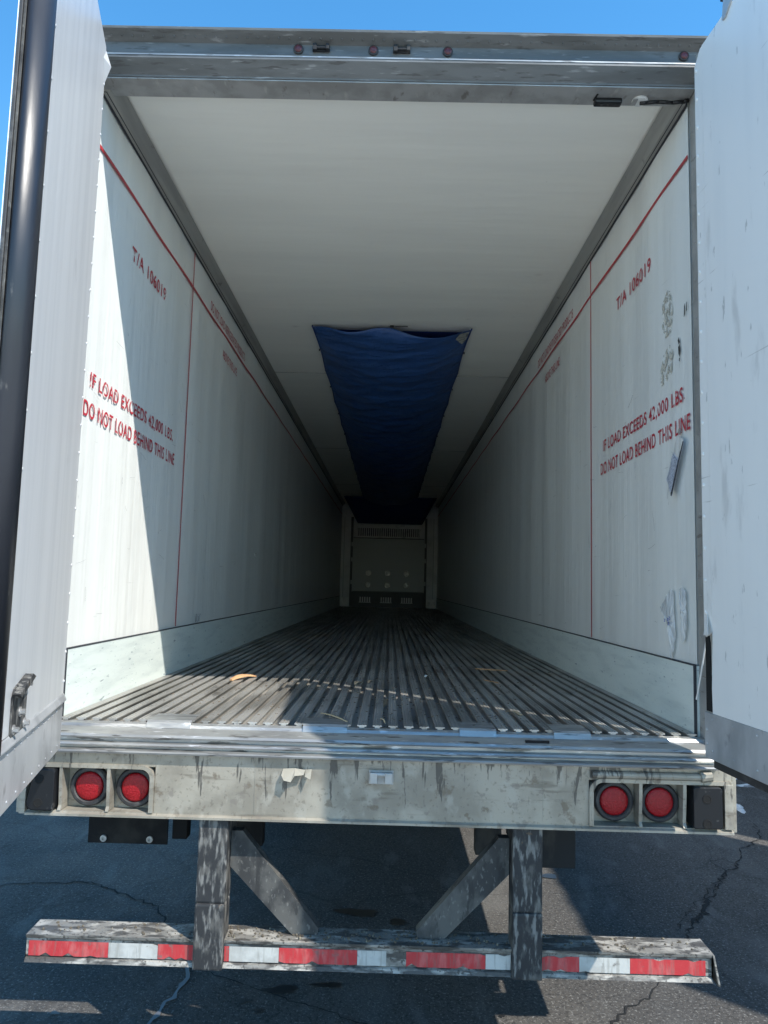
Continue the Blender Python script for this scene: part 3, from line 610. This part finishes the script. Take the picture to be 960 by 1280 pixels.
mb.prism([(.0055, .0875), (.016, .090), (.016, .094), (.008, .112), (.0045, .116), (-.002, .112)], lambda u, v, w_: (w_, u, v), -.001, .94)
for k in range(12): mb.rivet((.04+.075*k, .0055, .068), (0, 1, 0), .0045)
for k in range(9): mb.rivet((.06+.1*k, .0055, -.06), (0, 1, 0), .004)
mb.xf(f); mb.build('kick_plate', 'kick', D)
mb = MB(); mb.box(.866, .892, -.003, .006, .12, .80, .002)
for zz in [.17+.128*i for i in range(5)]: mb.rivet((.878, .0065, zz), (0, 1, 0), .007)
mb.xf(f); mb.build('retainer_strip', 'brace', D)
def arc(pts, n=5):
    # smooth Catmull-Rom through (t, n) points
    o = []; q = [pts[0]]+pts+[pts[-1]]
    for i in range(1, len(q)-2):
        for k in range(n):
            t = k/n; o.append(tuple(.5*((2*q[i][j])+(-q[i-1][j]+q[i+1][j])*t+(2*q[i-1][j]-5*q[i][j]+4*q[i+1][j]-q[i+2][j])*t*t+(-q[i-1][j]+3*q[i][j]-3*q[i+1][j]+q[i+2][j])*t**3) for j in (0, 1)))
    return o+[pts[-1]]
sec = arc([(.893, -.002), (.900, .012), (.925, .020), (.952, .012), (.968, -.008), (.974, -.028), (.966, -.040), (.947, -.042)])
mb = MB(); mb.prism(sec+[(.9455, -.0425), (.9455, -.003), (.894, -.003)], lambda u, v, w_: (u, v, w_), .095, 2.648); mb.xf(f); sl_ = mb.build('door_gasket', 'rubber', D)
for p_ in sl_.data.polygons: p_.use_smooth = len(p_.vertices) == 4
mb = MB(); mb.box(.863, .8935, -.003, .003, .81, 2.645); mb.xf(f); mb.build('gasket_channel', 'rubd', D)
mb = MB(); mb.box(.9455, .966, -.050, -.043, .095, 2.648, .001); mb.xf(f); mb.build('seal_retainer', 'brace', D)
mb = MB(); mb.box(.9455, .972, -.0595, -.0505, .095, 2.648, .002); mb.xf(f); mb.build('outer_gasket', 'rubd', D)
mb = MB(); mb.box(.9455, .968, -.0635, -.060, -.083, 2.652); mb.xf(f); mb.build('edge_strip', 'door_w', D)
# latch recess plate with five bolts
mb = MB(); mb.prism([(.625, .112), (.785, .108), (.79, .215), (.77, .238), (.64, .262), (.618, .25)], lambda u, v, w_: (u, w_, v), .0045, .009); mb.xf(f); lp = mb.build('latch_plate', 'guard', D)
for t_, z_ in ((.635, .235), (.70, .222), (.70, .165), (.64, .125), (.765, .128)):
    mb = MB(); mb.tube((t_, .0095, z_), (t_, .024, z_), .008, 6); mb.tube((t_, .0092, z_), (t_, .0125, z_), .014, 14); mb.xf(f); mb.build('bolt', 'alu', lp)
mb = MB(); mb.prism([(.62, .252), (.66, .264), (.80, .226), (.785, .215)], lambda u, v, w_: (u, w_, v), .0095, .03); mb.xf(f); mb.build('shroud', 'guard', lp)
for zz in (.35, .95, 1.55, 2.15, 2.58):
    mb = MB(); mb.tube((-1.318, -.172, zz-.045), (-1.318, -.172, zz+.045), .012); mb.box(-1.313, -1.303, -.17, -.1, zz-.03, zz+.03); mb.build('hinge', 'steel', D)
mb = MB(); mb.box(-1.32, -1.19, -.195, -.188, .30, .34); mb.build('hinge_leaf', 'steel', D)

# ------------------------------------------------------------------ marks on the right wall
mk = MB(); rnd = random.Random(11)
def mark(name, pts, m, side=1, proud=.0055):
    mb = MB(); v = [mb.b.verts.new((side*(W-proud), y, z)) for y, z in pts]; mb.b.faces.new(v); bmesh.ops.triangulate(mb.b, faces=mb.b.faces[:]); bmesh.ops.solidify(mb.b, geom=mb.b.faces[:], thickness=.0006)
    return mb
RW = [o for o in T.children if o.name.startswith('side_wall')][1]
mark('', [(.30, 1.84), (.24, 1.88), (.20, 1.86), (.18, 1.76), (.20, 1.68), (.27, 1.67), (.31, 1.74)], 'residue').build('tape_residue', 'residue', RW)
mark('', [(.29, 1.60), (.22, 1.63), (.18, 1.58), (.20, 1.50), (.27, 1.47), (.33, 1.46), (.33, 1.54)], 'residue').build('tape_residue', 'residue', RW)
for pts in ([(.128, 1.612), (.118, 1.622), (.106, 1.598), (.117, 1.590)], [(.124, 1.582), (.108, 1.590), (.104, 1.560), (.112, 1.536), (.121, 1.55)], [(.116, 1.53), (.108, 1.532), (.110, 1.516), (.118, 1.518)], [(.055, 1.735), (.045, 1.745), (.048, 1.70), (.058, 1.69)], [(.03, 1.74), (.024, 1.745), (.026, 1.71), (.032, 1.705)]):
    mark('', pts, 'blk_ink').build('black_scuff', 'blk_ink', RW)

# scuffs and pen scratches on both liners, concentrated low and near the doors
LW = [o for o in T.children if o.name.startswith('side_wall')][0]
for sd, par in ((-1, LW), (1, RW)):
    rnd = random.Random(30+sd); mb = MB()
    for k in range(46):
        y0 = abs(rnd.gauss(0, 1.6))+.05; z0 = rnd.uniform(.3, 1.9); L_ = rnd.uniform(.01, .10); an = rnd.choice([rnd.uniform(-.3, .3), rnd.uniform(1.2, 1.8), rnd.uniform(-3, 3)]); n_ = 5; wd = rnd.uniform(.0006, .002)
        pr = None
        for i in range(n_+1):
            t_ = i/n_; y = y0+L_*t_*math.cos(an)+.004*math.sin(t_*5+k); z = z0+L_*t_*math.sin(an)+.003*math.sin(t_*4+k*2)
            a = mb.b.verts.new((sd*(W-.0052), y, z)); b = mb.b.verts.new((sd*(W-.0052), y+wd*abs(math.sin(an))+.0003, z+wd))
            if pr: mb.b.faces.new((pr[0], a, b, pr[1]))
            pr = (a, b)
    tag(mb.build('scratches', 'scr', par), kind='stuff')

# ------------------------------------------------------------------ things in and on the trailer
# blue air chute
def chute():
    t = empty('air_chute', (0, 8.6, 2.5), 'long blue tarpaulin air chute sagging from the ceiling of the hold', 'air duct')
    def fn(u, v):
        y = 2.90+(14.7-2.90)*v; x = -1+2*u
        sc = .012*abs(math.sin(v*11.8*math.pi/.62*.5)); hw = .648-sc*(abs(x)**3)
        sag = .085*(1-x*x)+.075*(1-abs(x)**3)*math.sin(min(1, v*14)*math.pi/2)
        # two scallops at the open end
        e = math.exp(-v*90); sag = sag*(1-e)+e*((.025 if x < 0 else .075)*abs(math.sin(math.pi*x))**1.0)
        sag += .014*math.sin(v*95+4.5*x*x+1.5*math.sin(v*31))*(1-x*x)+.010*math.sin(v*230+x*4-5*abs(x))*max(0, 1-abs(x))+.005*math.sin(v*390+5*x*x)*(1-x*x)+.004*math.sin(x*9+v*60)
        return (hw*x, y+.03*(1-x*x)*0, 2.634-max(.004, sag))
    mb = MB(); mb.grid(fn, 36, 420, .0015); mb.build('blue_sheet', 'tarp', t, smooth=True)
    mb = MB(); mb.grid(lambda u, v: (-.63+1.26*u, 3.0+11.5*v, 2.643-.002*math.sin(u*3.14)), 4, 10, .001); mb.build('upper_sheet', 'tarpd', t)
    for sd in (-1, 1):
        mb = MB()
        pts = []
        for i in range(190):
            v = i/189; c = fn((sd+1)/2, v); pts.append((c[0], c[1], c[2]))
        mb.path(pts, .006, 5); mb.build('edge_cord', 'tarpd', t)
        for i in range(19):
            y = 2.92+i*.62; mb = MB(); mb.box(sd*.652-.005, sd*.652+.005, y, y+.012, 2.634, 2.650, .002); mb.build('fixing_clip', 'black', t)
    mb = MB(); mb.path([(0, 2.90, 2.632), (.02, 2.90, 2.644), (.13, 2.90, 2.646)], .004); mb.build('fixing_clip', 'black', t)
    mb = MB(); mb.box(-.014, .014, 2.895, 2.92, 2.628, 2.650); mb.build('fixing_clip', 'black', t)
    mb = MB(); c = [(.555, 2.905), (.635, 2.93), (.625, 3.12), (.60, 3.20), (.53, 3.02)]
    vs = [mb.b.verts.new((x, y, fn((x/.648+1)/2, (y-2.9)/11.8)[2]-.006)) for x, y in c]; mb.b.faces.new(vs); bmesh.ops.triangulate(mb.b, faces=mb.b.faces[:]); bmesh.ops.solidify(mb.b, geom=mb.b.faces[:], thickness=.001); mb.build('silver_patch', 'patch', t)
    def hood(u, v):
        x = -1+2*u; hw = 1.10+(.83-1.10)*v; y = 14.5+1.62*v
        return (hw*x, y, 2.64-.50*v-.05*math.sin(v*3.1)*(1-x*x))
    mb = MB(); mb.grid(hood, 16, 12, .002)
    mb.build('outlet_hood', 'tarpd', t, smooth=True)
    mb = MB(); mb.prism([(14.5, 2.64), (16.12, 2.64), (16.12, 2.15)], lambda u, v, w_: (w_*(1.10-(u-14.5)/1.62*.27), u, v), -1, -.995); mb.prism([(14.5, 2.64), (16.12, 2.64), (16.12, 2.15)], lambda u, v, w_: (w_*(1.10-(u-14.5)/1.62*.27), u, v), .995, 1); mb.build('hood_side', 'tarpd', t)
chute()

# paper packet taped to the wall
def sheet(pts, n_=6, th=.0012, wob=.0015, seed=0):
    # pts: four corners (x, y, z) of a slightly buckled sheet
    p = [Vector(c) for c in pts]; mb = MB()
    def fn(u, v):
        q = p[0].lerp(p[1], u).lerp(p[3].lerp(p[2], u), v); return (q.x+wob*math.sin(u*5+v*7+seed), q.y, q.z)
    mb.grid(fn, n_, n_, th); return mb
t = empty('paper_packet', (W-.01, .16, .95), 'folded shipping papers in a clear packet taped under the red lettering', 'papers')
pq = [(W-.007, .272, 1.03), (W-.010, .128, 1.195), (W-.016, .046, 1.160), (W-.026, .165, .945)]
sheet(pq).build('folded_paper', 'paper', t)
def sub(u0, u1, v0, v1, off):
    p = [Vector(c) for c in pq]; g_ = lambda u, v: p[0].lerp(p[1], u).lerp(p[3].lerp(p[2], u), v)-Vector((off, 0, 0))
    return [tuple(g_(u0, v0)), tuple(g_(u1, v0)), tuple(g_(u1, v1)), tuple(g_(u0, v1))]
sheet(sub(.06, .62, .08, .9, .0035)).build('printed_half', 'paper2', t)
sheet(sub(.68, 1.03, .05, .95, .0045), seed=1).build('white_label', 'whitep', t)
sheet(sub(.02, .99, .92, 1.05, .004), 8).build('dark_edge', 'trimd', t)
sheet([(W-.014, .120, 1.205), (W-.008, .130, 1.226), (W-.008, .108, 1.228), (W-.014, .095, 1.20)], 2).build('tape_piece', 'trim', t)
# torn plastic document pouch
t = empty('document_pouch', (W-.01, .2, .3), 'torn clear plastic document pouch stuck low on the white wall', 'pouch')
rnd = random.Random(5)
def torn(pts, cx, m, nm, par, seed):
    rnd = random.Random(seed); mb = MB(); n = len(pts); c = Vector((W-.016, sum(p[0] for p in pts)/n, sum(p[1] for p in pts)/n))
    ring = []
    for i in range(n):
        y0, z0 = pts[i]; y1, z1 = pts[(i+1) % n]
        for k in range(3): t_ = k/3; ring.append(Vector((W-.0065-rnd.random()*.006, y0+(y1-y0)*t_+rnd.uniform(-.003, .003), z0+(z1-z0)*t_+rnd.uniform(-.003, .003))))
    mid = [c.lerp(q, .55)+Vector((rnd.uniform(-.006, .002), 0, 0)) for q in ring]
    R0 = [mb.b.verts.new(q) for q in ring]; R1 = [mb.b.verts.new((min(q.x, W-.006), q.y, q.z)) for q in mid]; cc = mb.b.verts.new(c); N_ = len(R0)
    for k in range(N_):
        mb.b.faces.new((R0[k], R0[(k+1) % N_], R1[(k+1) % N_], R1[k])); mb.b.faces.new((R1[k], R1[(k+1) % N_], cc))
    return mb.build(nm, m, par)
torn([(.365, .475), (.30, .515), (.235, .555), (.20, .54), (.195, .45), (.185, .36), (.20, .30), (.235, .262), (.25, .30), (.262, .36), (.30, .42)], 0, 'film', 'clear_film', t, 3)
for y, z in ((.245, .425), (.225, .432), (.235, .408), (.28, .42)):
    mb = MB(); mb.path([(W-.0205, y+.008, z+.006), (W-.0205, y-.004, z+.004), (W-.0205, y+.005, z-.006), (W-.0205, y-.008, z-.006)], .0012, 5); mb.build('pen_scribble', 'ink', t)
tag(torn([(.14, .555), (.105, .565), (.07, .54), (.075, .48), (.065, .42), (.085, .36), (.12, .335), (.115, .40), (.13, .46), (.12, .51)], 0, 'film', 'plastic_scrap', None, 9), 'crumpled strip of clear plastic left stuck beside the torn pouch', 'plastic')

# white blob stuck on the left wall
mb = MB(); q = bmesh.ops.create_icosphere(mb.b, subdivisions=2, radius=.02); mb.xf(lambda x, y, z: (-W+.008+x*.3, 4.02+y*1.6, .80+z*(.8+8*abs(y)))); tag(mb.build('label_scrap', 'whitep', loc=(-W+.008, 4.02, .80)), 'small white label scrap stuck far along the left wall', 'label')
mb = MB(); mb.grid(lambda u, v: (-W+.0065+.008*u*v, 1.95+.10*u, .265+.05*v+.01*math.sin(u*9)), 5, 4, .0006); tag(mb.build('plastic_scrap', 'film', loc=(-W+.007, 2.0, .28)), 'shred of clear plastic on the left wall just above the scuff plate', 'plastic')

# debris on the floor
def scrap(name, pts, th, m, lab, cat, curl=0, gr=None):
    mb = MB(); a, b = Vector(pts[0]), Vector(pts[1]); d = b-a; L = d.length; d.normalize(); s = Vector((-d.y, d.x, 0)); rnd = random.Random(int(L*9999)+len(lab))
    n = 7; wd = pts[2]
    ring = []
    for i in range(n+1):
        t_ = i/n; w2 = wd*(.35+.65*math.sin(math.pi*(t_*.86+.07)))*rnd.uniform(.75, 1.2); c = a+d*L*t_+Vector((0, 0, curl*math.sin(math.pi*t_)))+s*curl*.6*math.sin(math.pi*t_)
        ring.append([mb.b.verts.new(c+s*w2), mb.b.verts.new(c+s*w2*.7+Vector((0, 0, th))), mb.b.verts.new(c-s*w2*.8+Vector((0, 0, th*.8))), mb.b.verts.new(c-s*w2)])
    for r0, r1 in zip(ring, ring[1:]):
        for k in range(4): mb.b.faces.new((r0[k], r0[(k+1) % 4], r1[(k+1) % 4], r1[k]))
    mb.b.faces.new(ring[0]); mb.b.faces.new(ring[-1][::-1])
    return tag(mb.build(name, m, loc=tuple(a)), lab, cat, gr)
scrap('wood_chip', ((-.82, 1.15, .001), (-.72, 1.33, .003), .022), .010, 'wood', 'curled orange wood chip at the shadow edge on the floor ribs', 'wood', .012)
scrap('wood_splinter', ((.62, 2.07, .001), (.82, 1.98, .002), .008), .006, 'wood', 'long thin brown wood splinter on the floor towards the right wall', 'wood')
scrap('straw', ((-.24, .20, .001), (-.12, .02, .001), .004), .003, 'straw', 'pale straw lying near the threshold beside the shadow', 'straw', .004)
scrap('straw', ((.01, .10, .001), (.03, .0, .001), .003), .003, 'straw', 'short upright-looking straw near the middle of the threshold', 'straw', .006)
scrap('cardboard_scrap', ((.56, .37, .001), (.61, .27, .002), .012), .003, 'cardboard', 'small tan cardboard scrap on the right half of the floor', 'cardboard', .008)
scrap('cardboard_scrap', ((-.14, 1.13, .001), (-.11, 1.20, .002), .012), .003, 'cardboard', 'brown leaf-like scrap beside the bright rib edges mid-floor', 'cardboard', .01)
scrap('cardboard_scrap', ((-.07, 1.22, .001), (-.05, 1.28, .002), .009), .003, 'cardboard', 'smaller brown scrap just right of the leaf-like one', 'cardboard', .008)
scrap('cardboard_scrap', ((.015, .55, -.028), (.03, .8, -.028), .018), .006, 'cardboard', 'long brown crumb caught in a floor channel mid-floor', 'cardboard')
scrap('wood_splinter', ((.67, 1.35, .001), (.60, 1.48, .001), .006), .004, 'wood', 'short wood splinter on the floor in front of the long one', 'wood')
scrap('paper_scrap', ((.26, 1.55, .001), (.275, 1.58, .004), .008), .003, 'whitep', 'tiny white paper scrap on the shaded floor', 'paper', .006)
mb = MB(); rnd = random.Random(21)
for k in range(900):
    x_ = rnd.gauss(.05, .45); y_ = abs(rnd.gauss(.1, 1.6))+.0
    if abs(x_) > 1.2: continue
    s_ = rnd.uniform(.0015, .005); ph_ = ((x_/pitch_+.5) % 1)-.5
    z_ = .001 if abs(ph_) < .3 else -.0225
    q = bmesh.ops.create_icosphere(mb.b, subdivisions=1, radius=s_); bmesh.ops.transform(mb.b, matrix=Matrix.Translation((x_, y_, z_)) @ Matrix.Rotation(rnd.uniform(0, 3), 4, 'Z') @ Matrix.Diagonal((1, rnd.uniform(1, 2.6), .5, 1)), verts=q['verts'])
tag(mb.build('floor_crumbs', 'crumb', loc=(0, 0, 0)), 'fine crumbs and dirt scattered over the ribbed floor', 'crumbs', kind='stuff')
